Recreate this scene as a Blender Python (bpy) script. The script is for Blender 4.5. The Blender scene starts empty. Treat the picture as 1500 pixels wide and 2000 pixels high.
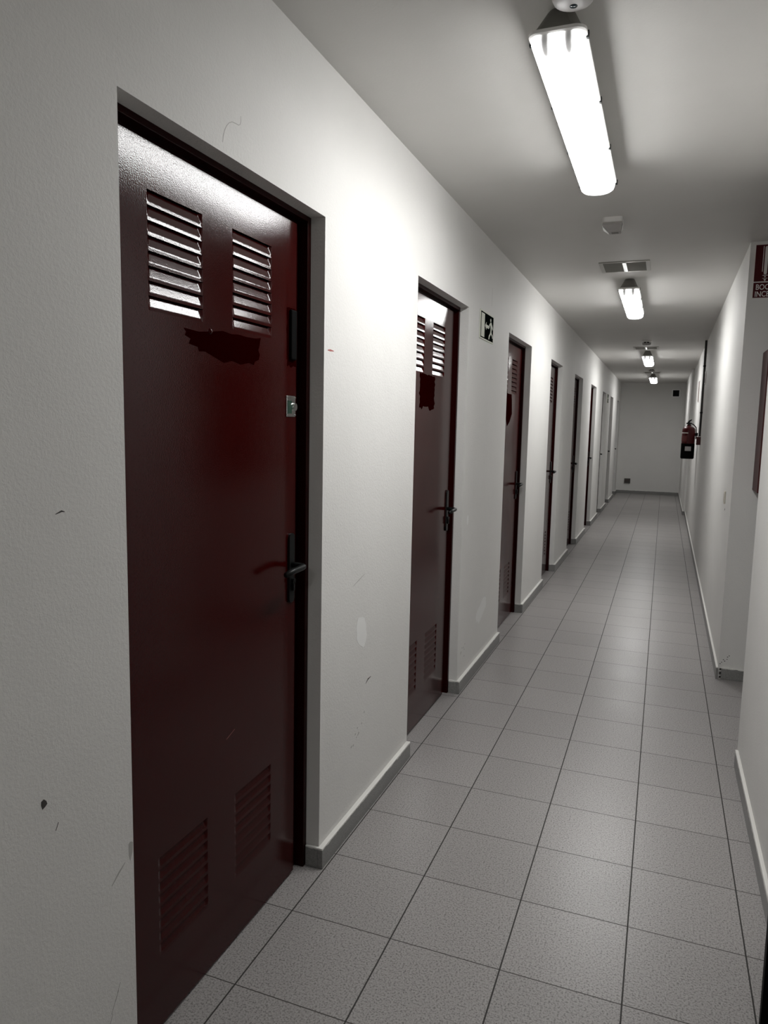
import bpy, bmesh, math, random
from mathutils import Vector, Matrix
random.seed(4)
S = bpy.context.scene
COL = S.collection

# ------------------------------------------------------------------ camera, world, exposure
f_px = 1424.2
right = Vector((0.9343, 0.3558, -0.0194)); fwd = Vector((-0.3527, 0.9281, -0.1193))
pitch, yaw, roll = 0.1196, 0.3632, -0.0207
cz, sz = math.cos(yaw), math.sin(yaw)
Rz = Matrix(((cz, -sz, 0), (sz, cz, 0), (0, 0, 1)))
fwd = Rz @ Vector((0, math.cos(pitch), -math.sin(pitch)))
rgt = Rz @ Vector((1, 0, 0))
dwn = fwd.cross(rgt)
cr, sr = math.cos(roll), math.sin(roll)
rx = cr * rgt + sr * dwn
dn = -sr * rgt + cr * dwn
cam_d = bpy.data.cameras.new('camera')
cam_d.sensor_fit = 'HORIZONTAL'; cam_d.sensor_width = 36.0
cam_d.lens = f_px / 1500.0 * 36.0
cam_d.clip_start = 0.02
cam = bpy.data.objects.new('camera', cam_d); COL.objects.link(cam)
M = Matrix((( rx.x, -dn.x, -fwd.x), (rx.y, -dn.y, -fwd.y), (rx.z, -dn.z, -fwd.z))).to_4x4()
M.translation = Vector((0.9634, -1.5063, 1.4660))
cam.matrix_world = M
S.camera = cam

W = bpy.data.worlds.new('world'); S.world = W; W.use_nodes = True
W.node_tree.nodes['Background'].inputs[0].default_value = (0.5, 0.5, 0.5, 1)
W.node_tree.nodes['Background'].inputs[1].default_value = 0.0
S.view_settings.view_transform = 'Standard'
S.view_settings.look = 'None'
S.view_settings.exposure = 0.0
S.view_settings.gamma = 1.0
S.view_settings.use_curve_mapping = False
LAMP_LOW, LAMP_SIDE = 51.0, 12.8   # emission strength of the lamp diffusers: underside, flanks
S.cycles.max_bounces = 8
S.cycles.diffuse_bounces = 5
S.cycles.use_denoising = True
S.cycles.denoising_prefilter = 'ACCURATE'

# ------------------------------------------------------------------ materials
def mat(name, col, rough=0.5, spec=0.5, metal=0.0):
    m = bpy.data.materials.new(name); m.use_nodes = True
    b = m.node_tree.nodes['Principled BSDF']
    b.inputs['Base Color'].default_value = (*col, 1)
    b.inputs['Roughness'].default_value = rough
    b.inputs['Specular IOR Level'].default_value = spec
    b.inputs['Metallic'].default_value = metal
    return m
def N(m, t, **k):
    n = m.node_tree.nodes.new(t)
    for a, v in k.items(): setattr(n, a, v)
    return n
def L(m, a, b): m.node_tree.links.new(a, b)
def bsdf(m): return m.node_tree.nodes['Principled BSDF']
def coords(m, scale=None):
    t = N(m, 'ShaderNodeTexCoord'); return t.outputs['Object']
def noise(m, vec, scale, detail=2.0, rough=0.5):
    n = N(m, 'ShaderNodeTexNoise'); n.inputs['Scale'].default_value = scale
    n.inputs['Detail'].default_value = detail; n.inputs['Roughness'].default_value = rough
    L(m, vec, n.inputs['Vector']); return n.outputs['Fac']
def ramp(m, fac, stops):
    r = N(m, 'ShaderNodeValToRGB'); e = r.color_ramp.elements
    while len(e) < len(stops): e.new(0.5)
    for i, (p, c) in enumerate(stops):
        e[i].position = p; e[i].color = c if len(c) == 4 else (*c, 1)
    L(m, fac, r.inputs['Fac']); return r.outputs['Color']
def math_(m, op, a, b=None):
    n = N(m, 'ShaderNodeMath', operation=op)
    for i, v in enumerate((a, b)):
        if v is None: continue
        if isinstance(v, (int, float)): n.inputs[i].default_value = v
        else: L(m, v, n.inputs[i])
    return n.outputs[0]
def mix(m, fac, a, b):
    n = N(m, 'ShaderNodeMix', data_type='RGBA')
    for i, v in ((0, fac), (6, a), (7, b)):
        if isinstance(v, (int, float)): n.inputs[i].default_value = v
        elif isinstance(v, tuple): n.inputs[i].default_value = (*v, 1)
        else: L(m, v, n.inputs[i])
    return n.outputs[2]
def bump(m, h, strength, dist):
    b = N(m, 'ShaderNodeBump'); b.inputs['Strength'].default_value = strength
    b.inputs['Distance'].default_value = dist
    L(m, h, b.inputs['Height']); L(m, b.outputs['Normal'], bsdf(m).inputs['Normal'])

def wall_mat(name, col, bs=0.28):
    m = mat(name, col, 0.62, 0.25); v = coords(m)
    big = noise(m, v, 1.3, 4, 0.6)
    c = mix(m, ramp(m, big, [(0.3, (0, 0, 0)), (0.75, (1, 1, 1))]), col, tuple(x * 0.93 for x in col))
    L(m, c, bsdf(m).inputs['Base Color'])
    h = math_(m, 'ADD', noise(m, v, 150, 3, 0.6), math_(m, 'MULTIPLY', noise(m, v, 16, 2), 0.5))
    bump(m, h, bs, 0.004)
    return m
M_WALL = wall_mat('wall paint', (0.722, 0.714, 0.694))
M_CEIL = wall_mat('ceiling paint', (0.64, 0.628, 0.605), 0.10)
bsdf(M_CEIL).inputs['Roughness'].default_value = 0.55; bsdf(M_CEIL).inputs['Specular IOR Level'].default_value = 0.25

def floor_mat():
    m = mat('speckled floor tile', (0.3, 0.3, 0.3), 0.33, 0.55); v = coords(m)
    sep = N(m, 'ShaderNodeSeparateXYZ'); L(m, v, sep.inputs[0])
    T = 0.317
    def line(o, half, off=0.0):
        d = math_(m, 'DIVIDE', math_(m, 'ADD', o, off), T)
        fr = math_(m, 'FRACT', d)
        a = math_(m, 'ABSOLUTE', math_(m, 'SUBTRACT', fr, 0.5))
        return math_(m, 'GREATER_THAN', a, 0.5 - half / T)
    gx = line(sep.outputs[0], 0.0021); gy = line(sep.outputs[1], 0.0016)
    sp = noise(m, v, 190, 3, 0.75)
    c = ramp(m, sp, [(0.0, (0.07, 0.065, 0.062)), (0.38, (0.12, 0.113, 0.110)), (0.47, (0.30, 0.284, 0.277)), (0.60, (0.36, 0.342, 0.334)), (1.0, (0.43, 0.415, 0.406))])
    # a different firing tone for every tile
    fl = N(m, 'ShaderNodeVectorMath', operation='FLOOR')
    dv = N(m, 'ShaderNodeVectorMath', operation='DIVIDE'); dv.inputs[1].default_value = (T, T, 10)
    L(m, v, dv.inputs[0]); L(m, dv.outputs[0], fl.inputs[0])
    wn = N(m, 'ShaderNodeTexWhiteNoise', noise_dimensions='3D'); L(m, fl.outputs[0], wn.inputs['Vector'])
    tone = math_(m, 'ADD', math_(m, 'MULTIPLY', wn.outputs['Value'], 0.10), 0.93)
    hs = N(m, 'ShaderNodeHueSaturation'); L(m, tone, hs.inputs['Value']); L(m, c, hs.inputs['Color'])
    c = mix(m, gy, hs.outputs[0], (0.045, 0.040, 0.036))
    c = mix(m, gx, c, (0.020, 0.017, 0.015))
    L(m, c, bsdf(m).inputs['Base Color'])
    g = math_(m, 'MAXIMUM', gx, gy)
    wear = noise(m, v, 2.0, 2, 0.5)
    rr = math_(m, 'ADD', math_(m, 'MULTIPLY', wear, 0.10), 0.285)
    rr = math_(m, 'ADD', rr, math_(m, 'MULTIPLY', g, 0.4))
    L(m, rr, bsdf(m).inputs['Roughness'])
    h = math_(m, 'SUBTRACT', math_(m, 'MULTIPLY', noise(m, v, 190, 2), 0.6), math_(m, 'MULTIPLY', g, 2.0))
    bump(m, h, 0.22, 0.0015)
    return m
M_FLOOR = floor_mat()

def base_mat():
    m = mat('grey skirting tile', (0.22, 0.22, 0.215), 0.4, 0.45); v = coords(m)
    sep = N(m, 'ShaderNodeSeparateXYZ'); L(m, v, sep.inputs[0])
    c = ramp(m, noise(m, v, 300, 2, 0.7), [(0.0, (0.10, 0.10, 0.097)), (0.42, (0.19, 0.188, 0.183)), (0.6, (0.25, 0.248, 0.24)), (1, (0.3, 0.3, 0.29))])
    # wall paint that ran over the top edge
    z = math_(m, 'ADD', sep.outputs[2], math_(m, 'MULTIPLY', math_(m, 'SUBTRACT', noise(m, v, 22, 3, 0.6), 0.5), 0.018))
    c = mix(m, math_(m, 'GREATER_THAN', z, 0.0655), c, (0.70, 0.69, 0.66))
    L(m, c, bsdf(m).inputs['Base Color'])
    return m
M_BASE = base_mat()

def red_mat(name, col, rough, amp, scale=330, spec=0.3):
    m = mat(name, col, rough, spec); v = coords(m)
    h = math_(m, 'ADD', noise(m, v, scale, 2, 0.5), math_(m, 'MULTIPLY', noise(m, v, 40, 2), 0.5))
    bump(m, h, amp, 0.0012)
    return m
M_RED = red_mat('dark red door enamel', (0.030, 0.0012, 0.0010), 0.125, 0.15, spec=0.19)
M_FRAME = red_mat('dark red frame enamel', (0.016, 0.0008, 0.0007), 0.28, 0.2, spec=0.10)
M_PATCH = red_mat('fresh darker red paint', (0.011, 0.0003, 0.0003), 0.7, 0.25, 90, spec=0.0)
M_BLACK = mat('black plastic', (0.006, 0.007, 0.007), 0.38, 0.2)
M_DARK = mat('dark void', (0.006, 0.006, 0.006), 0.8, 0.1)
M_CHROME = mat('worn chrome', (0.72, 0.74, 0.72), 0.22, 0.5, 1.0)
M_WHITEP = mat('white plastic', (0.80, 0.79, 0.77), 0.35)
M_BRIGHT = mat('glossy white plastic', (0.88, 0.88, 0.87), 0.15)
M_AGED = mat('aged grey plastic', (0.40, 0.385, 0.375), 0.45)
M_GREYP = mat('grey lamp housing', (0.17, 0.165, 0.15), 0.55)
M_ALU = mat('grille metal', (0.50, 0.49, 0.46), 0.38, 0.5, 0.85)
M_BAR = mat('polished grille bar', (0.85, 0.85, 0.84), 0.30, 0.5, 1.0)
M_SLAT = mat('dusty grille slat', (0.22, 0.215, 0.195), 0.6, 0.2)
M_EXTRED = mat('extinguisher red', (0.055, 0.002, 0.003), 0.3, 0.25)
M_SIGNRED = mat('sign maroon', (0.060, 0.003, 0.005), 0.5, 0.2)
M_SIGNWHITE = mat('sign white', (0.72, 0.69, 0.66), 0.5)
M_SIGNGREEN = mat('sign dark green', (0.004, 0.006, 0.0055), 0.8, 0.0)
M_SIGNPALE = mat('photoluminescent white', (0.66, 0.68, 0.58), 0.6, 0.15)
M_CABRED = mat('cabinet red', (0.055, 0.005, 0.005), 0.45, 0.25)
M_SCUFF = mat('black scuff', (0.05, 0.045, 0.042), 0.7)
M_GREYSCUFF = mat('grey rub mark', (0.42, 0.41, 0.39), 0.7)
M_FILLER = mat('white filler patch', (0.785, 0.785, 0.772), 0.6)
M_REDMARK = mat('red paint mark', (0.36, 0.10, 0.09), 0.6)
M_BEIGE = mat('beige switch plastic', (0.62, 0.59, 0.52), 0.4)
M_MATBLACK = mat('matt black paint', (0.004, 0.004, 0.004), 0.7, 0.03)

def lens_mat():
    m = bpy.data.materials.new('lit lamp diffuser'); m.use_nodes = True
    b = bsdf(m); b.inputs['Base Color'].default_value = (0.75, 0.75, 0.74, 1)
    b.inputs['Roughness'].default_value = 0.3
    v = coords(m); sep = N(m, 'ShaderNodeSeparateXYZ'); L(m, v, sep.inputs[0])
    # the two tubes stop short of the housing ends: the diffuser glows less there
    ay = math_(m, 'ABSOLUTE', sep.outputs[1])
    yy = math_(m, 'ADD', sep.outputs[1], math_(m, 'MULTIPLY', math_(m, 'SUBTRACT', noise(m, v, 70, 2), 0.5), 0.03))
    e = N(m, 'ShaderNodeMapRange', interpolation_type='SMOOTHSTEP')
    e.inputs['From Min'].default_value = 0.612; e.inputs['From Max'].default_value = 0.556
    e.inputs['To Min'].default_value = 0.0; e.inputs['To Max'].default_value = 1.0
    L(m, yy, e.inputs['Value'])
    # lampholders seen through the plastic as two grey smudges at each end
    dx = math_(m, 'DIVIDE', math_(m, 'SUBTRACT', math_(m, 'ABSOLUTE', sep.outputs[0]), 0.029), 0.0125)
    dy = math_(m, 'DIVIDE', math_(m, 'SUBTRACT', ay, 0.618), 0.050)
    d = math_(m, 'SQRT', math_(m, 'ADD', math_(m, 'POWER', math_(m, 'ABSOLUTE', dx), 2.0), math_(m, 'POWER', math_(m, 'ABSOLUTE', dy), 2.0)))
    s = N(m, 'ShaderNodeMapRange', interpolation_type='SMOOTHSTEP')
    s.inputs['From Min'].default_value = 0.25; s.inputs['From Max'].default_value = 1.15
    s.inputs['To Min'].default_value = 0.0; s.inputs['To Max'].default_value = 1.0
    L(m, d, s.inputs['Value'])
    fe = math_(m, 'POWER', 0.006, math_(m, 'SUBTRACT', 1.0, e.outputs[0]))
    fs = math_(m, 'POWER', 0.007, math_(m, 'SUBTRACT', 1.0, s.outputs[0]))
    # reflector tray above the tubes: the underside gives more than the flanks
    lo = N(m, 'ShaderNodeMapRange', interpolation_type='SMOOTHSTEP')
    lo.inputs['From Min'].default_value = -0.088; lo.inputs['From Max'].default_value = -0.114
    lo.inputs['To Min'].default_value = LAMP_SIDE; lo.inputs['To Max'].default_value = LAMP_LOW
    L(m, sep.outputs[2], lo.inputs['Value'])
    st = math_(m, 'MULTIPLY', math_(m, 'MINIMUM', fe, fs), lo.outputs[0])
    b.inputs['Emission Color'].default_value = (1.0, 1.0, 0.99, 1)
    oi = N(m, 'ShaderNodeObjectInfo')               # each lamp its own output
    st = math_(m, 'MULTIPLY', st, oi.outputs['Alpha'])
    L(m, st, b.inputs['Emission Strength'])
    return m
M_LENS = lens_mat()

# ------------------------------------------------------------------ mesh helpers
def link(name, bm, m, parent=None, smooth=False, loc=None):
    me = bpy.data.meshes.new(name); bm.normal_update(); bm.to_mesh(me); bm.free()
    me.materials.append(m)
    if smooth:
        for p in me.polygons: p.use_smooth = True
    o = bpy.data.objects.new(name, me); COL.objects.link(o)
    if parent: o.parent = parent
    if loc: o.location = loc
    return o
def tag(o, label, cat, group=None, kind=None):
    o['label'] = label; o['category'] = cat
    if group: o['group'] = group
    if kind: o['kind'] = kind
    return o
def empty(name, loc, rz=0.0):
    o = bpy.data.objects.new(name, None); COL.objects.link(o)
    o.location = loc; o.rotation_euler = (0, 0, rz); o.empty_display_size = 0.05
    return o
def box(bm, a, b, bev=0.0):
    a = [min(p, q) for p, q in zip(a, b)], [max(p, q) for p, q in zip(a, b)]
    lo, hi = a
    vs = [bm.verts.new((x, y, z)) for z in (lo[2], hi[2]) for y in (lo[1], hi[1]) for x in (lo[0], hi[0])]
    fs = [bm.faces.new([vs[i] for i in q]) for q in ((0, 2, 3, 1), (4, 5, 7, 6), (0, 1, 5, 4), (2, 6, 7, 3), (0, 4, 6, 2), (1, 3, 7, 5))]
    if bev > 0:
        es = list({e for f in fs for e in f.edges})
        bmesh.ops.bevel(bm, geom=es, offset=bev, segments=2, affect='EDGES', profile=0.5)
def prism(bm, pts, z0, z1):
    """plan polygon (x, y) extruded from z0 to z1"""
    lo = [bm.verts.new((x, y, z0)) for x, y in pts]; hi = [bm.verts.new((x, y, z1)) for x, y in pts]
    f = [bm.faces.new(lo), bm.faces.new(hi)]
    n = len(pts)
    for i in range(n): bm.faces.new((lo[i], lo[(i + 1) % n], hi[(i + 1) % n], hi[i]))
    bmesh.ops.recalc_face_normals(bm, faces=bm.faces[:])
    bmesh.ops.triangulate(bm, faces=f)
def side_prism(bm, pts, x0, x1):
    """elevation polygon (y, z) extruded from x0 to x1"""
    lo = [bm.verts.new((x0, y, z)) for y, z in pts]; hi = [bm.verts.new((x1, y, z)) for y, z in pts]
    f = [bm.faces.new(lo), bm.faces.new(hi)]
    n = len(pts)
    for i in range(n): bm.faces.new((lo[i], lo[(i + 1) % n], hi[(i + 1) % n], hi[i]))
    bmesh.ops.recalc_face_normals(bm, faces=bm.faces[:])
    bmesh.ops.triangulate(bm, faces=f)
def front_prism(bm, pts, y0, y1):
    lo = [bm.verts.new((x, y0, z)) for x, z in pts]; hi = [bm.verts.new((x, y1, z)) for x, z in pts]
    f = [bm.faces.new(lo), bm.faces.new(hi)]
    n = len(pts)
    for i in range(n): bm.faces.new((lo[i], lo[(i + 1) % n], hi[(i + 1) % n], hi[i]))
    bmesh.ops.recalc_face_normals(bm, faces=bm.faces[:])
    bmesh.ops.triangulate(bm, faces=f)
def tube(bm, pts, r, seg=12, cap=True):
    pts = [Vector(p) for p in pts]; rs = r if isinstance(r, (list, tuple)) else [r] * len(pts)
    rings = []; up = None
    for i, p in enumerate(pts):
        if i == 0: t = pts[1] - p
        elif i == len(pts) - 1: t = p - pts[i - 1]
        else: t = (pts[i + 1] - p).normalized() + (p - pts[i - 1]).normalized()
        t.normalize()
        if up is None:
            up = Vector((0, 0, 1)) if abs(t.z) < 0.9 else Vector((1, 0, 0))
        a = t.cross(up).normalized(); b = a.cross(t).normalized(); up = b
        rings.append([bm.verts.new(p + rs[i] * (math.cos(k * 2 * math.pi / seg) * a + math.sin(k * 2 * math.pi / seg) * b)) for k in range(seg)])
    for q, w in zip(rings, rings[1:]):
        for k in range(seg): bm.faces.new((q[k], q[(k + 1) % seg], w[(k + 1) % seg], w[k]))
    if cap: bm.faces.new(rings[0]); bm.faces.new(rings[-1])
    bmesh.ops.recalc_face_normals(bm, faces=bm.faces[:])
def lathe(bm, prof, c=(0, 0, 0), seg=28):
    """profile [(r, z)] round the z axis through c"""
    rings = []
    for r, z in prof:
        if r < 1e-6: rings.append([bm.verts.new((c[0], c[1], c[2] + z))])
        else: rings.append([bm.verts.new((c[0] + r * math.cos(k * 2 * math.pi / seg), c[1] + r * math.sin(k * 2 * math.pi / seg), c[2] + z)) for k in range(seg)])
    for a, b in zip(rings, rings[1:]):
        for k in range(seg):
            k2 = (k + 1) % seg
            if len(a) == 1 and len(b) == 1: continue
            if len(a) == 1: bm.faces.new((a[0], b[k2], b[k]))
            elif len(b) == 1: bm.faces.new((a[k], a[k2], b[0]))
            else: bm.faces.new((a[k], a[k2], b[k2], b[k]))
    bmesh.ops.recalc_face_normals(bm, faces=bm.faces[:])
def B(): return bmesh.new()

# ------------------------------------------------------------------ the setting
H = 2.516; HT = 2.078; XW = -0.0233; YB = 16.25; Y0 = -6.2
DOORS = [(-0.348, 0.546), (1.432, 2.272), (3.318, 4.192), (5.230, 6.035), (7.090, 7.955), (9.055, 9.900), (11.10, 11.82), (12.92, 13.68), (14.98, 15.75)]

bm = B(); box(bm, (-0.25, Y0, -0.08), (4.2, YB, 0.0))
tag(link('floor', bm, M_FLOOR), 'grey speckled ceramic floor tiles with dark grout running down the corridor', 'floor', kind='structure')
bm = B(); box(bm, (-0.25, Y0, H), (4.2, YB, H + 0.1))
tag(link('ceiling', bm, M_CEIL), 'plain painted off white corridor ceiling', 'ceiling', kind='structure')

pts = [(Y0, 0)]
for a, b in DOORS: pts += [(a, 0), (a, HT), (b, HT), (b, 0)]
pts += [(YB, 0), (YB, H), (Y0, H)]
bm = B(); side_prism(bm, pts, -0.20, XW)
wl = tag(link('wall_left', bm, M_WALL), 'long white painted wall on the left with a row of recessed red doors', 'wall', kind='structure')
bm = B(); box(bm, (-0.25, YB, 0), (1.6, YB + 0.1, H))
tag(link('wall_back', bm, M_WALL), 'white end wall closing the far end of the corridor', 'wall', kind='structure')
bm = B(); box(bm, (-0.25, Y0 - 0.1, 0), (4.2, Y0, H))
tag(link('wall_front', bm, M_WALL), 'white wall behind the viewer', 'wall', kind='structure')
XR = 1.352
bm = B(); prism(bm, [(XR, Y0), (XR, 1.955), (4.2, 1.955), (4.2, 1.80), (XR + 0.15, 1.80), (XR + 0.15, Y0)], 0, H)
wrn = tag(link('wall_right', bm, M_WALL), 'white wall at the right edge, ending at the side passage', 'wall', kind='structure')
YN = 3.15
bm = B(); prism(bm, [(1.347, YN), (1.382, 12.2), (1.345, 12.2), (1.345, YB), (1.62, YB), (1.62, YN + 0.15), (4.2, YN + 0.15), (4.2, YN)], 0, H)
wrf = tag(link('wall_right_far', bm, M_WALL), 'white right wall beyond the side passage, running to the far end', 'wall', kind='structure')
bm = B(); box(bm, (4.1, 1.955, 0), (4.2, YN, H))
tag(link('wall_passage', bm, M_WALL), 'white wall closing the side passage', 'wall', kind='structure')

# skirting
BH = 0.072; BT = 0.018
bm = B()
edges = [Y0] + [v for d in DOORS for v in d] + [YB]
for i in range(0, len(edges), 2):
    a, b = edges[i], edges[i + 1]
    a2 = a - 0.011 if i > 0 else a; b2 = b + (0.0 if i < len(edges) - 2 else 0)
    box(bm, (XW, a2, 0), (XW + BT, b2, BH), 0.0018)
    if i > 0: box(bm, (-0.068, a - 0.011, 0), (XW, a, BH), 0.0018)   # return into the door reveal
tag(link('baseboard_left', bm, M_BASE), 'low grey tile skirting along the left wall between the doors', 'skirting', kind='structure')
bm = B(); box(bm, (XR - 0.013, Y0, 0), (XR, 1.915, 0.078), 0.002)
tag(link('baseboard_right', bm, M_BASE), 'low grey tile skirting with chipped paint on the near right wall', 'skirting', kind='structure')
bm = B()
prism(bm, [(1.335, YN - 0.012), (1.370, 12.2), (1.382, 12.2), (1.347, YN - 0.012)], 0, BH)
box(bm, (1.335, 12.188, 0), (1.384, 12.2, BH)); box(bm, (1.333, 12.2, 0), (1.345, YB, BH))
box(bm, (1.365, YN - 0.012, 0), (4.1, YN, BH), 0.002)
tag(link('baseboard_right_far', bm, M_BASE), 'grey tile skirting of the far right wall with a broken corner at the passage', 'skirting', kind='structure')
bm = B(); box(bm, (XW + BT, YB - 0.013, 0), (1.333, YB, BH))
tag(link('baseboard_back', bm, M_BASE), 'grey tile skirting along the end wall', 'skirting', kind='structure')

# ------------------------------------------------------------------ marks on the walls (thin paint films and dents of the left wall)
def blob(name, c, ry, rz, m, parent, x, n=16, jag=0.25, rot=0.0, th=0.0004):
    bm = B(); P = []
    for k in range(n):
        a = k * 2 * math.pi / n; s = 1 + random.uniform(-jag, jag)
        y, z = ry * s * math.cos(a), rz * s * math.sin(a)
        P.append((c[0] + y * math.cos(rot) - z * math.sin(rot), c[1] + y * math.sin(rot) + z * math.cos(rot)))
    side_prism(bm, P, x - 0.0005, x + th)
    return link(name, bm, m, parent)
def streak(name, pl, w, m, parent, x):
    bm = B(); up = []; dnn = []
    for i, (y, z) in enumerate(pl):
        q = pl[min(i + 1, len(pl) - 1)]; p = pl[max(i - 1, 0)]
        d = Vector((q[0] - p[0], q[1] - p[1])).normalized()
        ww = w * (0.35 if i in (0, len(pl) - 1) else 1.0)
        up.append((y - d.y * ww, z + d.x * ww)); dnn.append((y + d.y * ww, z - d.x * ww))
    side_prism(bm, up + dnn[::-1], x - 0.0005, x + 0.0004)
    return link(name, bm, m, parent)
blob('filler_patch', (0.885, 0.715), 0.048, 0.062, M_FILLER, wl, XW, 20, 0.14, 0.3)
blob('filler_patch', (2.80, 0.345), 0.14, 0.050, M_FILLER, wl, XW, 18, 0.2, 0.25)
blob('filler_patch', (2.39, 0.95), 0.018, 0.030, M_FILLER, wl, XW, 12, 0.15)
streak('red_paint_mark', [(0.572, 1.690), (0.59, 1.691), (0.616, 1.691)], 0.0032, M_REDMARK, wl, XW)
streak('scuff_mark', [(0.935, 0.502), (0.955, 0.512), (0.985, 0.514)], 0.0030, M_SCUFF, wl, XW)
streak('hairline_crack', [(0.0, 2.10), (0.003, 2.115), (0.008, 2.128), (0.016, 2.141), (0.027, 2.152), (0.040, 2.159), (0.055, 2.161), (0.068, 2.162), (0.075, 2.166), (0.078, 2.174), (0.078, 2.186)], 0.0007, M_GREYSCUFF, wl, XW)
streak('hairline_crack', [(2.785, 2.265), (2.79, 2.20), (2.786, 2.16)], 0.0015, M_GREYSCUFF, wl, XW)
blob('paint_chip', (-0.576, 0.786), 0.007, 0.009, M_SCUFF, wl, XW, 7, 0.35, 0.6)
blob('paint_chip', (-0.356, 0.575), 0.007, 0.020, M_GREYSCUFF, wl, XW, 10, 0.3)
streak('scuff_mark', [(-0.414, 0.528), (-0.392, 0.545), (-0.374, 0.556)], 0.0022, M_GREYSCUFF, wl, XW)
streak('scuff_mark', [(-0.552, 0.722), (-0.545, 0.735)], 0.0018, M_SCUFF, wl, XW)
streak('scuff_mark', [(-0.528, 1.298), (-0.514, 1.302), (-0.507, 1.30)], 0.0017, M_SCUFF, wl, XW)
for k in range(5):
    y = -0.43 + 0.006 * k; z = 0.235 + 0.013 * k + random.uniform(-0.006, 0.006)
    streak('scuff_mark', [(y, z), (y + 0.010, z + 0.018)], 0.0012, M_GREYSCUFF, wl, XW)
for k in range(9):
    y = 0.83 + random.uniform(-0.03, 0.12); z = 0.31 + (y - 0.83) * 0.9 + random.uniform(-0.02, 0.02)
    blob('scuff_mark', (y, z), 0.0045, 0.0030, M_GREYSCUFF, wl, XW, 7, 0.4, 0.4)
for k in range(8):
    y = 2.33 + random.uniform(0.0, 0.10); z = 0.19 + random.uniform(-0.03, 0.05)
    blob('scuff_mark', (y, z), 0.005, 0.004, M_GREYSCUFF, wl, XW, 7, 0.4, 0.4)
streak('scuff_mark', [(0.80, 0.90), (0.85, 0.912), (0.905, 0.925)], 0.0016, M_GREYSCUFF, wl, XW)

# ------------------------------------------------------------------ louvred vents pressed into the doors
VW, VH, ROWS = 0.200, 0.250, 8
def vent_bm():
    bm = B(); pitch = VH / ROWS; hf = pitch * 0.70; D = 0.0060; S0 = pitch * 0.30 * math.tan(math.radians(6.0))
    us = [0, .002, .004, .006, .008, .0105, .0135, .017, .022] + [0.03 + 0.014 * i for i in range(11)] + [VW - x for x in (.022, .017, .0135, .0105, .008, .006, .004, .002, 0)]
    us = sorted(set(round(u, 5) for u in us))
    ts = [0, .15, .3, .45, .58, .68, .76, .83, .89, .94, 1.0]
    def depth(u, t):
        a = S0 + D * (1 - t)                                # sloping face: deepest under the cut
        d = min(u, VW - u) - 0.0015
        b = max(0.0, d) * 0.75 * (1.0 if t < .4 else 1.0 - 0.55 * (t - .4) / .6)
        k = 0.0022                                          # smooth minimum
        h = max(k - abs(a - b), 0) / k
        return max(0.0, min(a, b) - h * h * k * 0.25)
    prev = None
    for r in range(ROWS):
        zt = VH - r * pitch
        cut = [bm.verts.new((-depth(u, 0) - 0.0002, u, zt - 0.0012)) for u in us]
        if prev is not None: pass
        last = cut
        for t in ts[1:]:
            cur = [bm.verts.new((-depth(u, t), u, zt - 0.0012 - t * hf)) for u in us]
            for i in range(len(us) - 1): bm.faces.new((last[i], cur[i], cur[i + 1], last[i + 1]))
            last = cur
        for q in (0.35, 0.7, 0.9, 1.0):                    # flat strip below, ends at the next cut
            z0 = zt - 0.0012 - hf; z1 = zt - pitch
            z = z0 + (z1 - z0) * q
            cur = [bm.verts.new((-min(S0, max(0.0, min(u, VW - u) - .0015) * .3) * (1 - q), u, z)) for u in us]
            for i in range(len(us) - 1): bm.faces.new((last[i], cur[i], cur[i + 1], last[i + 1]))
            last = cur
        # cut sheet edge turned inwards
        cur = [bm.verts.new((-0.0012, u, zt - pitch)) for u in us]
        for i in range(len(us) - 1): bm.faces.new((last[i], cur[i], cur[i + 1], last[i + 1]))
        prev = last
    top = [bm.verts.new((0, u, VH)) for u in us]; top2 = [bm.verts.new((-0.0012, u, VH)) for u in us]
    for i in range(len(us) - 1): bm.faces.new((top[i], top2[i], top2[i + 1], top[i + 1]))
    bmesh.ops.recalc_face_normals(bm, faces=bm.faces[:])
    for f in bm.faces:
        f.normal_update()
    s = sum(f.normal.x * f.calc_area() for f in bm.faces)
    if s < 0: bmesh.ops.reverse_faces(bm, faces=bm.faces[:])
    return bm
vent_me = None
def vent(parent, y, z, x):
    global vent_me
    if vent_me is None:
        o = link('louvre_vent', vent_bm(), M_RED, parent, True); vent_me = o.data
        vent_me.set_sharp_from_angle(angle=math.radians(50))
    else:
        o = bpy.data.objects.new('louvre_vent', vent_me); COL.objects.link(o); o.parent = parent
    o.location = (x, y, z)
    return o

XL = -0.087          # front of the door leaves
ZU, ZL = 1.699, 0.190
def leaf_bm(y0, y1, z0, z1, vy):
    bm = B()
    ys = [y0, vy[0], vy[0] + VW, vy[1], vy[1] + VW, y1]; zs = [z0, ZL, ZL + VH, ZU, ZU + VH, z1]
    g = {(i, j): bm.verts.new((0, y, z)) for i, y in enumerate(ys) for j, z in enumerate(zs)}
    for i in range(5):
        for j in range(5):
            if i in (1, 3) and j in (1, 3): continue
            bm.faces.new((g[i, j], g[i + 1, j], g[i + 1, j + 1], g[i, j + 1]))
    # folded edges and the back sheet
    T = 0.038; r = 0.003
    bk = {}
    ring = [g[i, 0] for i in range(6)] + [g[5, j] for j in range(1, 6)] + [g[i, 5] for i in range(4, -1, -1)] + [g[0, j] for j in range(4, 0, -1)]
    rb = [bm.verts.new((-T, v.co.y, v.co.z)) for v in ring]
    n = len(ring)
    for k in range(n): bm.faces.new((ring[k], rb[k], rb[(k + 1) % n], ring[(k + 1) % n]))
    bm.faces.new(rb)
    for f in bm.faces: f.normal_update()
    bmesh.ops.recalc_face_normals(bm, faces=bm.faces[:])
    return bm

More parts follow.
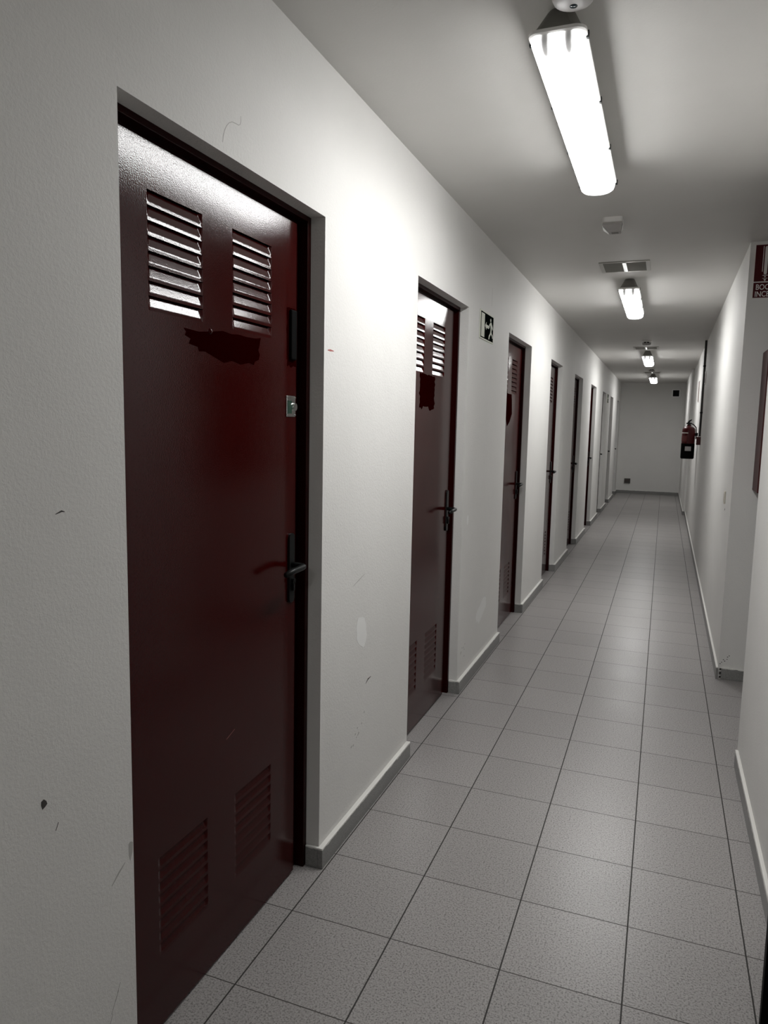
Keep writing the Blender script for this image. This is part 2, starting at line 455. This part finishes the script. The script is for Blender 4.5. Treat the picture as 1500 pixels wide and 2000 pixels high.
def paint_patch(parent, pts, x, name='paint_patch'):
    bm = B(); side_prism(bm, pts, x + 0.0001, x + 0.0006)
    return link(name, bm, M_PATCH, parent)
def rag(y0, y1, z0, z1, n=14, j=0.008):
    """brushed rectangle with ragged sides"""
    P = []
    for k in range(n): P.append((y0 + (y1 - y0) * k / n, z1 + random.uniform(-j, j) * 0.4))
    for k in range(n): P.append((y1 + random.uniform(-j, j), z1 + (z0 - z1) * k / n))
    for k in range(n): P.append((y1 + (y0 - y1) * k / n, z0 + random.uniform(-j, j)))
    for k in range(n): P.append((y0 + random.uniform(-j, j), z0 + (z1 - z0) * k / n))
    return P

LABELS = [
 'nearest dark red metal door, in the left foreground, with louvres and a black lever',
 'second dark red door from the viewer, just before the exit sign',
 'third dark red door from the viewer, just beyond the near exit sign',
 'fourth dark red door from the viewer, seen at a steep angle',
 'fifth door from the viewer, almost black sliver in its recess',
 'sixth door from the viewer, thin red sliver with a lever',
 'seventh door from the viewer, just before the far exit sign',
 'eighth door from the viewer, just beyond the far exit sign',
 'farthest door on the left, next to the end wall']
def make_door(i, Ly, Ry):
    d = empty('door_%d' % (i + 1), (XL, Ly, 0))
    tag(d, LABELS[i], 'door', kind='structure')
    o = -Ly; ox = -XL
    # local frame: x from leaf front, y from Ly
    w = Ry - Ly
    bm = B()
    lipx0, lipx1, gx = -0.034, 0.017, -0.016
    lip, gr = 0.022, 0.060
    # jambs and head with an outer lip and a set-back rebate
    for (a, b) in ((0.0, lip), (w - lip, w)): box(bm, (lipx0, a, 0), (lipx1, b, HT), 0.0015)
    box(bm, (lipx0, lip, HT - 0.016), (lipx1, w - lip, HT), 0.0015)
    for (a, b) in ((lip, gr + 0.004), (w - gr - 0.004, w - lip)): box(bm, (lipx0 - 0.03, a, 0), (gx, b, HT - 0.016))
    box(bm, (lipx0 - 0.03, gr, HT - 0.036), (gx, w - gr, HT - 0.016))
    link('frame', bm, M_FRAME, d)
    y0, y1, z1 = gr, w - gr, HT - 0.031
    vr = y1 - 0.148 - VW; vl = vr - 0.128 - VW
    if vl < y0 + 0.012: vl = y0 + 0.012
    lf = link('leaf', leaf_bm(y0 + .001, y1 - .001, 0.010, z1, (vl, vr)), M_RED, d)
    for vy in (vl, vr):
        for vz in (ZU, ZL): vent(d, vy, vz, 0.0)
    # black lever handle on its long plate
    py = y1 - 0.031; pz = 1.022
    bm = B(); box(bm, (0.0, py - 0.0165, pz - 0.108), (0.007, py + 0.0165, pz + 0.108), 0.0)
    ed = [e for e in bm.edges if abs((e.verts[0].co - e.verts[1].co).x) > 1e-4]
    bmesh.ops.bevel(bm, geom=ed, offset=0.014, segments=5, affect='EDGES', profile=0.5)
    hp = link('handle_plate', bm, M_BLACK, d)
    bm = B(); zz = pz + 0.010
    tube(bm, [(0.006, py, zz), (0.03, py, zz), (0.044, py - 0.003, zz), (0.052, py - 0.013, zz), (0.054, py - 0.03, zz), (0.053, py - 0.075, zz - 0.002), (0.050, py - 0.118, zz - 0.007)], [0.0095, 0.009, 0.009, 0.0092, 0.0095, 0.0092, 0.0085], 12)
    link('lever', bm, M_BLACK, hp, True)
    bm = B()
    tube(bm, [(0.006, py, pz - 0.040), (0.016, py, pz - 0.040)], 0.0085, 12); box(bm, (0.006, py - 0.005, pz - 0.070), (0.016, py + 0.005, pz - 0.040), 0.002)
    lc = link('lock_cylinder', bm, M_BLACK, hp)
    if i == 0:
        vq = vl - 0.0
        # rim lock escutcheon
        bm = B(); box(bm, (0, y1 - 0.062, 1.483), (0.003, y1 - 0.008, 1.545), 0.001)
        rl = link('lock_plate', bm, M_CHROME, d); rl['label'] = 'small chrome lock plate'
        bm = B(); box(bm, (0.003, y1 - 0.059, 1.492), (0.0045, y1 - 0.034, 1.530)); link('indicator', bm, mat('dark green indicator', (0.02, 0.05, 0.035), 0.3), rl)
        bm = B(); tube(bm, [(0.003, y1 - 0.021, 1.512), (0.010, y1 - 0.021, 1.512)], [0.0125, 0.0115], 20); link('cylinder', bm, M_CHROME, rl)
        bm = B()
        for a in (-0.059, -0.012):
            for b in (1.488, 1.540): tube(bm, [(0.003, y1 + a, b), (0.0055, y1 + a, b)], [0.003, 0.002], 8)
        link('screw_heads', bm, M_CHROME, rl)
        # fresh paint brushed over a removed number, and over the old bolt at the edge
        P = []
        a0 = o - 0.068; a1 = o + 0.277
        top = [(a0, 1.678), (a0 + .06, 1.676), (a0 + .12, 1.684), (a0 + .16, 1.690), (a0 + .20, 1.687), (a0 + .235, 1.690), (a0 + .27, 1.688), (a1 - .02, 1.690), (a1, 1.694)]
        bot = [(a1 - .006, 1.672), (a1 - .012, 1.660), (a1 - .004, 1.648), (a1 - .010, 1.634), (a1 - .03, 1.628), (a1 - .035, 1.618), (a1 - .06, 1.622), (a1 - .10, 1.614), (a1 - .14, 1.620), (a1 - .18, 1.612), (a1 - .22, 1.622), (a1 - .26, 1.632), (a1 - .285, 1.630), (a1 - .29, 1.640), (a1 - .325, 1.644), (a1 - .318, 1.656), (a1 - .34, 1.662), (a1 - .335, 1.670)]
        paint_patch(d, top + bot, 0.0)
        bm = B(); lathe(bm, [(0.0, 0.0045), (0.005, 0.004), (0.008, 0.0)], (0, 0, 0), 14)
        bmesh.ops.rotate(bm, verts=bm.verts[:], cent=(0, 0, 0), matrix=Matrix.Rotation(math.pi / 2, 3, 'Y'))
        link('rivet', bm, M_RED, d, True, (0, o + 0.039, 1.683))
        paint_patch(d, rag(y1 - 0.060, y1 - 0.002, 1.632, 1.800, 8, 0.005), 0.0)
        bm = B(); box(bm, (0, y1 - 0.046, 1.650), (0.010, y1 - 0.012, 1.795), 0.004)
        bo = link('bolt_plate', bm, M_MATBLACK, d); bo['label'] = 'black bolt plate at the door edge'
        bm = B(); side_prism(bm, [(o + .10, .615), (o + .14, .628), (o + .14, .6295), (o + .10, .6165)], 0.0001, 0.0005)
        link('scratch', bm, mat('pale scratch', (0.16, 0.06, 0.055), 0.6), d)
    elif i == 1:
        c = (vl + VW + vr) / 2
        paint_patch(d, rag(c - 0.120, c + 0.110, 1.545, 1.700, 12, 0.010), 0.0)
    elif i == 2:
        c = (vl + VW + vr) / 2 - 0.02
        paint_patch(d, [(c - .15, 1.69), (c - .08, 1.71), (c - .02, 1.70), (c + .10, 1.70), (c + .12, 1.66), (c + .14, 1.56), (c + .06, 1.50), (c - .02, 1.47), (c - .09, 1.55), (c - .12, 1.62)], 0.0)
    return d
for i, (a, b) in enumerate(DOORS): make_door(i, a, b)

# black panel added as stand-in for a blurred dark edge near the lens
d = empty('door_10', (1.322, 0.690, 0), 0)
tag(d, 'almost black panel at the lower right edge, stand-in for a blurred dark edge near the lens', 'door', kind='structure')
bm = B(); box(bm, (0, 0, 0.004), (0.03, -0.72, 2.03), 0.002)
lf = link('leaf', bm, M_MATBLACK, d); lf.rotation_euler = (0, 0, -math.radians(9.0))
# ------------------------------------------------------------------ ceiling lights
def lamp_parts(name, label, loc, rz=0.0):
    t = empty(name, loc, rz)
    tag(t, label, 'ceiling light', 'tube ceiling lights down the corridor')
    half = 0.635
    # housing: wide rim, tapering in to the ceiling on all sides, rounded plan
    def ring(bm, hw, hl, z, rad, n=6, far=None):
        P = []; r0 = rad
        for (sx, sy, a0) in ((1, 1, 0), (-1, 1, 90), (-1, -1, 180), (1, -1, 270)):
            rad = far if far and sy > 0 else r0
            cx, cy = sx * (hw - rad), sy * (hl - rad)
            for k in range(n + 1):
                a = math.radians(a0 + 90 * k / n); P.append(bm.verts.new((cx + rad * math.cos(a), cy + rad * math.sin(a), z)))
        return P
    def skin(bm, rings, cap0=True, cap1=True):
        for q, w in zip(rings, rings[1:]):
            n = len(q)
            for k in range(n): bm.faces.new((q[k], q[(k + 1) % n], w[(k + 1) % n], w[k]))
        if cap0: bm.faces.new(rings[0])
        if cap1: bm.faces.new(rings[-1])
        bmesh.ops.recalc_face_normals(bm, faces=bm.faces[:])
    bm = B()
    skin(bm, [ring(bm, 0.030, half - 0.045, 0.0, 0.020), ring(bm, 0.034, half - 0.040, -0.006, 0.022), ring(bm, 0.055, half - 0.012, -0.052, 0.024), ring(bm, 0.066, half - 0.004, -0.068, 0.024)])
    link('housing', bm, M_GREYP, t)
    bm = B()
    skin(bm, [ring(bm, 0.0665, half, -0.066, 0.024, 6, .060), ring(bm, 0.0715, half + 0.004, -0.069, 0.026, 6, .064), ring(bm, 0.0715, half + 0.004, -0.076, 0.026, 6, .064), ring(bm, 0.0665, half, -0.079, 0.024, 6, .060)])
    rm = link('rim', bm, M_WHITEP, t)
    bm = B()
    skin(bm, [ring(bm, 0.0662, half - 0.003, -0.0785, 0.024, 6, .060), ring(bm, 0.0655, half - 0.005, -0.090, 0.026, 6, .060), ring(bm, 0.061, half - 0.010, -0.101, 0.036, 6, .056), ring(bm, 0.050, half - 0.024, -0.110, 0.044, 6, .048), ring(bm, 0.033, half - 0.045, -0.1155, 0.030), ring(bm, 0.012, half - 0.075, -0.117, 0.011)], False, True)
    link('diffuser', bm, M_LENS, t, True)
    for s in (-1, 1):
        for k in range(4):
            y = -0.585 + 0.39 * k
            bm = B(); box(bm, (s * 0.0665, y - 0.006, -0.081), (s * 0.0745, y + 0.006, -0.064), 0.001)
            link('clip', bm, M_BLACK, t)
    return t
LIGHTS = [(0.652, 1.076, 1.0, 'nearest tube ceiling light, long and glaring white over the first two doors'),
          (0.667, 4.620, 0.92, 'second tube ceiling light from the viewer, just beyond the square grille'),
          (0.684, 9.630, 0.9, 'third tube ceiling light from the viewer, far down the corridor'),
          (0.694, 13.900, 0.6, 'farthest tube ceiling light, close to the end wall'),
          (0.640, -3.15, 0.5, 'added tube ceiling light, unseen behind the viewer, brightening the foreground')]  # added lamp out of view, fill for the left foreground
lamp0 = None
def copy_tree(o, parent=None):
    c = o.copy(); COL.objects.link(c)
    if parent: c.parent = parent
    for ch in o.children: copy_tree(ch, c)
    return c
for k, (x, y, out, lb) in enumerate(LIGHTS):
    if k == 0: c = lamp0 = lamp_parts('ceiling_light', lb, (x, y, H))
    else:
        c = copy_tree(lamp0); c.location = (x, y, H); c['label'] = lb
    for ch in c.children:
        if ch.name.startswith('diffuser'): ch.color = (1, 1, 1, out)

# ------------------------------------------------------------------ smoke detectors
def detector(label, loc):
    t = empty('smoke_detector', loc); tag(t, label, 'smoke detector', 'smoke detectors on the ceiling')
    bm = B(); lathe(bm, [(0.0, 0.0), (0.054, 0.0), (0.056, -0.004), (0.055, -0.014), (0.050, -0.018), (0.0, -0.018)])
    link('base', bm, M_WHITEP, t, False)
    bm = B(); lathe(bm, [(0.036, -0.018), (0.036, -0.032), (0.0, -0.032)]); link('chamber', bm, M_DARK, t)
    for k in range(8):
        a = k * math.pi / 4; c, q = math.cos(a), math.sin(a)
        bm = B(); tube(bm, [(0.049 * c, 0.049 * q, -0.015), (0.047 * c, 0.047 * q, -0.034)], 0.0035, 6)
        link('rib', bm, M_WHITEP, t)
    bm = B(); lathe(bm, [(0.0, -0.030), (0.049, -0.030), (0.051, -0.034), (0.049, -0.043), (0.045, -0.050), (0.036, -0.0535), (0.018, -0.055), (0.0, -0.0555)])
    cp = link('cap', bm, M_AGED, t, True)
    bm = B(); lathe(bm, [(0.0, -0.0565), (0.009, -0.0562), (0.0095, -0.054), (0.0, -0.054)], (0.0, 0.010, 0), 18)
    bl = link('indicator', bm, mat('blue black indicator', (0.008, 0.022, 0.032), 0.2), cp, True); bl['label'] = 'round blue-black indicator'
    return t
det = detector('nearest round white smoke detector, at the top edge in front of the first light', (0.699, 0.376, H))
for lb, p in (('smoke detector before the second grille, far down the ceiling', (0.697, 7.85, H)), ('farthest smoke detector, a tiny disc before the last grille', (0.69, 12.05, H))):
    c = copy_tree(det); c.location = p; c['label'] = lb

# white ceiling sensor with chamfered ends
t = empty('ceiling_sensor', (0.654, 2.475, H)); tag(t, 'small white boxy sensor on the ceiling between the first light and the grille', 'sensor')
bm = B(); box(bm, (-0.050, -0.055, -0.022), (0.050, 0.060, 0.0), 0.0)
ed = [e for e in bm.edges if abs((e.verts[0].co - e.verts[1].co).z) > 1e-3]
bmesh.ops.bevel(bm, geom=ed, offset=0.018, segments=5, affect='EDGES', profile=0.5)
link('base', bm, M_WHITEP, t)
bm = B()
tp = [(-0.047, -0.040), (0.047, -0.040), (0.047, 0.058), (-0.047, 0.058)]; bt = [(-0.018, -0.005), (0.040, -0.005), (0.038, 0.050), (-0.016, 0.050)]
va = [bm.verts.new((x, y, -0.021)) for x, y in tp]; vc = [bm.verts.new((x, y, -0.034 if y < 0 else -0.036)) for x, y in tp]; vb = [bm.verts.new((x, y, -0.060)) for x, y in bt]
for q, w in ((va, vc), (vc, vb)):
    for k in range(4): bm.faces.new((q[k], q[(k + 1) % 4], w[(k + 1) % 4], w[k]))
bm.faces.new(vb); bm.faces.new(va); bmesh.ops.recalc_face_normals(bm, faces=bm.faces[:])
link('cover', bm, M_AGED, t)
for P in ([(-0.0485, -0.034, -0.0385), (-0.0485, 0.052, -0.0395), (-0.0190, 0.046, -0.0625), (-0.0205, -0.003, -0.0625)], [(0.0490, -0.026, -0.0365), (0.0490, 0.050, -0.0385), (0.0415, 0.046, -0.0605), (0.0425, -0.002, -0.0605)]):
    bm = B(); a = [bm.verts.new(p) for p in P]; b = [bm.verts.new((p[0] * .97, p[1], p[2] + .0015)) for p in P]
    bm.faces.new(a); bm.faces.new(b[::-1])
    for k in range(4): bm.faces.new((a[k], b[k], b[(k + 1) % 4], a[(k + 1) % 4]))
    bmesh.ops.recalc_face_normals(bm, faces=bm.faces[:]); link('side_window', bm, M_BRIGHT, t)
bm = B(); box(bm, (-0.006, 0.012, -0.0615), (0.028, 0.040, -0.060)); link('window', bm, M_SLAT, t)

# ------------------------------------------------------------------ ceiling grilles
def grille(label, loc):
    t = empty('ceiling_grille', loc); tag(t, label, 'ventilation grille', 'square ventilation grilles in the ceiling')
    h = 0.154
    bm = B()
    box(bm, (-h, -h, -0.006), (-h + 0.024, h, 0), 0.001); box(bm, (h - 0.024, -h, -0.006), (h, h, 0), 0.001)
    box(bm, (-h + .024, -h, -0.006), (h - .024, -h + 0.016, 0), 0.001); box(bm, (-h + .024, h - 0.016, -0.006), (h - .024, h, 0), 0.001)
    link('frame', bm, M_ALU, t)
    bm = B(); box(bm, (-h + .02, -h + .012, -0.0012), (h - .02, h - .012, -0.0002)); link('back', bm, M_DARK, t)
    for s in (-1, 1):
        bm = B()
        for k in range(14):
            y = -h + 0.024 + k * 0.0200
            x0, x1 = (-h + 0.024, -0.011) if s < 0 else (0.011, h - 0.024)
            v = [bm.verts.new(p) for p in ((x0, y - .009, -.0018), (x1, y - .009, -.0018), (x1, y + .009, -.0058), (x0, y + .009, -.0058))]
            w = [bm.verts.new(p.co + Vector((0, .0004, .0012))) for p in v]
            bm.faces.new(v); bm.faces.new(w[::-1])
            for q in range(4): bm.faces.new((v[q], w[q], w[(q + 1) % 4], v[(q + 1) % 4]))
        bmesh.ops.recalc_face_normals(bm, faces=bm.faces[:])
        link('slats', bm, M_SLAT, t)
    bm = B(); box(bm, (-.0125, -h + .014, -.0085), (.0125, h - .014, 0), .003)
    link('centre_bar', bm, M_BAR, t)
    return t
g0 = grille('nearest square grey grille, before the second ceiling light', (0.657, 3.610, H))
for lb, p in (('second square grille, before the third ceiling light', (0.672, 8.66, H)), ('farthest square grille, before the last ceiling light', (0.680, 12.97, H))):
    c = copy_tree(g0); c.location = p; c['label'] = lb

# ------------------------------------------------------------------ exit signs (left wall)
def exit_sign(label, y0, z0):
    t = empty('exit_sign', (XW, y0, z0)); tag(t, label, 'exit sign', 'emergency exit signs on the left wall')
    w, h = 0.332, 0.158
    bm = B(); box(bm, (0, 0, 0), (0.004, w, h), 0.0008); link('plate', bm, M_SIGNPALE, t)
    bm = B(); box(bm, (0.004, 0.012, 0.008), (0.0045, w - 0.012, h - 0.008)); link('panel', bm, M_SIGNGREEN, t)
    def pic(name, polys, m=M_SIGNPALE):
        bm = B()
        for P in polys: side_prism(bm, [(a * w, b * h) for a, b in P], 0.0045, 0.0050)
        return link(name, bm, m, t)
    pic('door_symbol', [[(.07, .09), (.30, .09), (.30, .90), (.07, .90)]])
    pic('arrow_symbol', [[(.34, .52), (.43, .66), (.43, .57), (.62, .57), (.62, .46), (.43, .46), (.43, .38)]])
    man = [[(.70, .80), (.735, .86), (.77, .86), (.79, .80), (.77, .74), (.73, .74)],
           [(.70, .70), (.80, .74), (.86, .66), (.84, .44), (.76, .42), (.75, .55)],
           [(.80, .72), (.88, .64), (.95, .52), (.93, .48), (.86, .57), (.80, .64)],
           [(.72, .70), (.64, .62), (.64, .50), (.67, .50), (.68, .59), (.75, .64)],
           [(.76, .46), (.73, .34), (.64, .22), (.62, .10), (.67, .10), (.70, .20), (.80, .32), (.84, .46)],
           [(.80, .46), (.86, .34), (.92, .30), (.95, .20), (.91, .18), (.88, .25), (.80, .32)]]
    pic('running_man_symbol', man)
    return t
e0 = exit_sign('near dark green exit sign with running man, between the second and third doors', 2.508, 1.950)
c = copy_tree(e0); c.location = (XW, 12.02, 1.925); c['label'] = 'far exit sign, a tiny sliver between the seventh and eighth doors'

# ------------------------------------------------------------------ side passage: fire hose sign and cabinet
t = empty('fire_hose_sign', (1.370, YN, 2.206)); tag(t, 'maroon and white fire hose sign with lettering, high on the passage wall', 'sign')
w, h = 0.210, 0.296
bm = B(); box(bm, (0, -0.003, 0), (w, 0, h), 0.0006); link('plate', bm, M_SIGNWHITE, t)
bm = B(); box(bm, (0.005, -0.0035, 0.093), (w - 0.005, -0.003, h - 0.005)); link('picture_panel', bm, M_SIGNRED, t)
bm = B(); box(bm, (0.005, -0.0035, 0.005), (w - 0.005, -0.003, 0.087)); link('text_panel', bm, M_SIGNRED, t)
def stad(bm, x, z0, z1, r, y0=-0.0042, y1=-0.0035, n=8):
    P = [(x + r * math.cos(math.pi * k / n), z1 - r + r * math.sin(math.pi * k / n)) for k in range(n + 1)] + [(x - r * math.cos(math.pi * k / n), z0 + r - r * math.sin(math.pi * k / n)) for k in range(n + 1)]
    front_prism(bm, P, y0, y1)
bm = B()
stad(bm, 0.060, 0.130, 0.283, 0.0080); stad(bm, 0.086, 0.145, 0.283, 0.0080); stad(bm, 0.112, 0.145, 0.283, 0.0080); stad(bm, 0.138, 0.145, 0.283, 0.0080); stad(bm, 0.164, 0.150, 0.283, 0.0080)
stad(bm, 0.0445, 0.145, 0.284, 0.0016)
front_prism(bm, [(0.047, 0.124), (0.073, 0.124), (0.073, 0.1275), (0.047, 0.1275)], -0.0042, -0.0035)
front_prism(bm, [(0.054, 0.118), (0.060, 0.121), (0.066, 0.118), (0.060, 0.114)], -0.0042, -0.0035)
front_prism(bm, [(0.047, 0.108), (0.073, 0.108), (0.073, 0.1105), (0.047, 0.1105)], -0.0042, -0.0035)
front_prism(bm, [(0.0535, 0.105), (0.0665, 0.105), (0.062, 0.095), (0.058, 0.095)], -0.0042, -0.0035)
link('hose_symbol', bm, M_SIGNWHITE, t)
def text(body, size, x, z, parent, m):
    cu = bpy.data.curves.new('lettering', 'FONT'); cu.body = body; cu.size = size; cu.align_x = 'LEFT'; cu.extrude = 0.0003; cu.offset = size * 0.010
    tmp = bpy.data.objects.new('tmp', cu); COL.objects.link(tmp)
    bpy.context.view_layer.update()
    me = bpy.data.meshes.new_from_object(tmp.evaluated_get(bpy.context.evaluated_depsgraph_get()))
    bpy.data.objects.remove(tmp); me.materials.clear(); me.materials.append(m)
    o = bpy.data.objects.new('lettering', me); COL.objects.link(o); o.parent = parent
    o.location = (x, -0.0038, z); o.rotation_euler = (math.pi / 2, 0, 0); o.scale = (0.80, 1, 1)
    return o
text('BOCA DE', 0.0415, 0.0165, 0.0490, t, M_SIGNWHITE)
text('INCENDIO', 0.0415, 0.0140, 0.0110, t, M_SIGNWHITE)

t = empty('fire_hose_cabinet', (1.452, YN, 1.135)); tag(t, 'dark red fire hose cabinet on the passage wall, cut off by the near corner', 'cabinet')
bm = B(); box(bm, (0, -0.24, 0), (0.62, 0, 0.775), 0.004); link('body', bm, M_CABRED, t)
bm = B(); box(bm, (0.02, -0.252, 0.02), (0.60, -0.24, 0.755), 0.003); dd = link('door', bm, M_CABRED, t)
bm = B(); tube(bm, [(0.56, -0.252, 0.36), (0.56, -0.275, 0.36), (0.56, -0.275, 0.42), (0.56, -0.252, 0.42)], 0.005, 8); link('handle', bm, M_CHROME, dd)

def wx(y): return 1.347 + (y - YN) * 0.035 / 9.05
# light switch on the far right wall
t = empty('light_switch', (wx(3.58), 3.58, 1.05)); tag(t, 'small beige switch plate on the right wall near the passage corner', 'switch')
bm = B(); box(bm, (-0.009, -0.028, -0.040), (0, 0.028, 0.040), 0.003); link('plate', bm, M_BEIGE, t)
bm = B(); box(bm, (-0.0125, -0.017, -0.026), (-0.009, 0.017, 0.026), 0.002); link('rocker', bm, M_SIGNWHITE, t)
blob('paint_chip', (3.55, 0.975), 0.010, 0.007, M_SCUFF, wrf, wx(3.55) - 0.0006, 8, 0.3)
# dirt and broken tile at the passage corner
for (x, z) in ((1.356, .091), (1.364, .101), (1.372, .118), (1.380, .110), (1.392, .123), (1.394, .137), (1.402, .145)):
    bm = B(); P = [(x + .004 * math.cos(a) * random.uniform(.6, 1.2), z + .0028 * math.sin(a) * random.uniform(.6, 1.2)) for a in [k * math.pi / 4 for k in range(8)]]
    front_prism(bm, P, YN - 0.0005, YN + 0.0003); link('scuff_mark', bm, M_SCUFF, wrf)
for (z, r) in ((.058, .007), (.034, .009), (.012, .008)):
    bm = B(); P = [(1.360 + r * math.cos(a) * random.uniform(.6, 1.2), z + r * math.sin(a) * random.uniform(.6, 1.2)) for a in [k * math.pi / 4 for k in range(8)]]
    front_prism(bm, P, YN - 0.004, YN + 0.001); link('broken_tile_gap', bm, M_SCUFF, wrf)

# conduit and call point
yp = 7.94
t = empty('conduit_pipe', (wx(yp), yp, 1.40)); tag(t, 'dark vertical conduit pipe running down the right wall from the ceiling', 'pipe')
bm = B(); tube(bm, [(-0.014, 0, 0.0), (-0.014, 0, H - 1.40)], 0.0125, 12); link('tube', bm, mat('dark conduit', (0.055, 0.053, 0.05), 0.5), t, True)
for z in (1.68, 2.22):
    bm = B(); tube(bm, [(-0.014, 0, z - 1.40 - .008), (-0.014, 0, z - 1.40 + .008)], 0.0165, 12); box(bm, (-0.008, -0.030, z - 1.40 - .008), (0, 0.030, z - 1.40 + .008)); link('clip', bm, M_BLACK, t)
t = empty('fire_call_point', (wx(7.96), 7.96, 1.348)); tag(t, 'dark red fire call point box under the conduit on the right wall', 'call point')
bm = B(); box(bm, (-0.045, -0.048, -0.048), (0, 0.048, 0.048), 0.003); link('body', bm, M_CABRED, t)
bm = B(); box(bm, (-0.047, -0.032, -0.028), (-0.045, 0.032, 0.028), 0.0005); link('window', bm, M_SIGNWHITE, t)
# flat signs seen edge-on
t = empty('call_point_sign', (wx(7.72) - .001, 7.62, 2.0)); tag(t, 'small pale sign seen edge-on beside the conduit pipe', 'sign')
bm = B(); box(bm, (-0.006, 0, 0), (0, 0.20, 0.14), 0.0006); link('plate', bm, M_SIGNWHITE, t)
bm = B(); box(bm, (-0.0065, .012, .012), (-.006, 0.188, 0.128)); link('panel', bm, M_SIGNRED, t)
t = empty('extinguisher_sign', (wx(9.5) - .001, 9.46, 1.86)); tag(t, 'dark sign seen edge-on, high above the fire extinguisher', 'sign')
bm = B(); box(bm, (-0.006, 0, 0), (0, 0.21, 0.29), 0.0006); link('plate', bm, M_SIGNWHITE, t)
bm = B(); box(bm, (-0.0065, .008, .008), (-.006, 0.202, 0.282)); link('panel', bm, M_SIGNRED, t)

# fire extinguisher
ye = 8.95; xe = 1.258; ze = 1.098
t = empty('fire_extinguisher', (xe, ye, ze)); tag(t, 'red fire extinguisher with black lower half hanging on the right wall', 'fire extinguisher')
R_ = 0.082
bm = B(); lathe(bm, [(0.0, 0.19), (R_, 0.19), (R_, 0.36), (R_ * .97, 0.385), (R_ * .85, 0.405), (R_ * .55, 0.420), (0.026, 0.427), (0.024, 0.445), (0.0, 0.445)]); link('cylinder', bm, M_EXTRED, t, True).data.set_sharp_from_angle(angle=math.radians(40))
bm = B(); lathe(bm, [(0.0, 0.0), (R_ * .92, 0.0), (R_ + .001, 0.012), (R_ + .001, 0.20), (R_, 0.20)]); bb = link('lower_sleeve', bm, M_MATBLACK, t, True); bb.data.set_sharp_from_angle(angle=math.radians(40)); bb['label'] = 'black lower half'
def wrap(name, a0, a1, z0, z1, m, r=R_ + 0.0018, n=10):
    bm = B(); v = []
    for k in range(n + 1):
        a = math.radians(a0 + (a1 - a0) * k / n); v.append([bm.verts.new((q * math.cos(a), q * math.sin(a), z)) for q, z in ((r, z0), (r, z1), (r - .0015, z1), (r - .0015, z0))])
    for p, q in zip(v, v[1:]):
        for s in range(4): bm.faces.new((p[s], q[s], q[(s + 1) % 4], p[(s + 1) % 4]))
    bm.faces.new(v[0]); bm.faces.new(v[-1]); bmesh.ops.recalc_face_normals(bm, faces=bm.faces[:])
    return link(name, bm, m, t)
wrap('service_label', -115, -62, 0.104, 0.162, mat('grey label paper', (0.42, 0.40, 0.40), 0.6))
wrap('band', -185, -95, 0.333, 0.343, M_SIGNWHITE)
wrap('instruction_label', -170, -105, 0.225, 0.30, mat('worn red label', (0.10, 0.010, 0.010), 0.4))
bm = B(); tube(bm, [(0, 0, .44), (0, 0, .475)], [.020, .016], 12); tube(bm, [(-.035, 0, .462), (.03, 0, .462)], .009, 8); link('valve', bm, M_BLACK, t)
bm = B(); tube(bm, [(-.012, 0, .470), (.0, -.004, .492), (.028, -.008, .512)], [.011, .012, .007], 8); link('lever', bm, M_BLACK, t)
bm = B(); tube(bm, [(.02, 0, .462), (.050, -.01, .450), (R_ + .004, -.015, .41), (R_ + .010, -.02, .33), (R_ + .009, -.02, .26)], .007, 8); link('hose', bm, M_BLACK, t, True)
bm = B(); box(bm, (R_ - .02, -.02, .30), (wx(ye) - xe, .02, .34)); link('wall_bracket', bm, M_BLACK, t)

# end wall: vent opening and socket
t = empty('wall_vent', (1.150, YB, 2.29)); tag(t, 'small square dark vent with a pale frame, high on the end wall', 'vent')
bm = B()
for a, b in (((-.088, -.018, .068), (.088, 0, .088)), ((-.088, -.018, -.082), (.088, 0, -.070)), ((-.088, -.018, -.070), (-.070, 0, .068)), ((.062, -.030, -.070), (.088, 0, .068))): box(bm, a, b, 0.001)
link('frame', bm, M_BRIGHT, t)
bm = B(); box(bm, (-.070, -.004, -.070), (.062, 0, .070)); link('opening', bm, M_DARK, t)
bm = B()
for k in range(5): box(bm, (-.070, -.010, -.052 + .025 * k), (.062, -.004, -.048 + .025 * k))
link('slats', bm, M_BLACK, t)
t = empty('wall_socket', (0.222, YB, 0.287)); tag(t, 'dark square socket box low on the end wall', 'socket')
bm = B(); box(bm, (-.066, -.035, -.055), (.066, 0, .055), .004); link('box', bm, mat('dark grey box', (0.06, 0.058, 0.052), 0.5), t)
bm = B(); box(bm, (-.05, -.039, -.018), (.05, -.035, .040), .001); link('flap', bm, mat('brown flap', (0.05, 0.035, 0.03), 0.45), t)
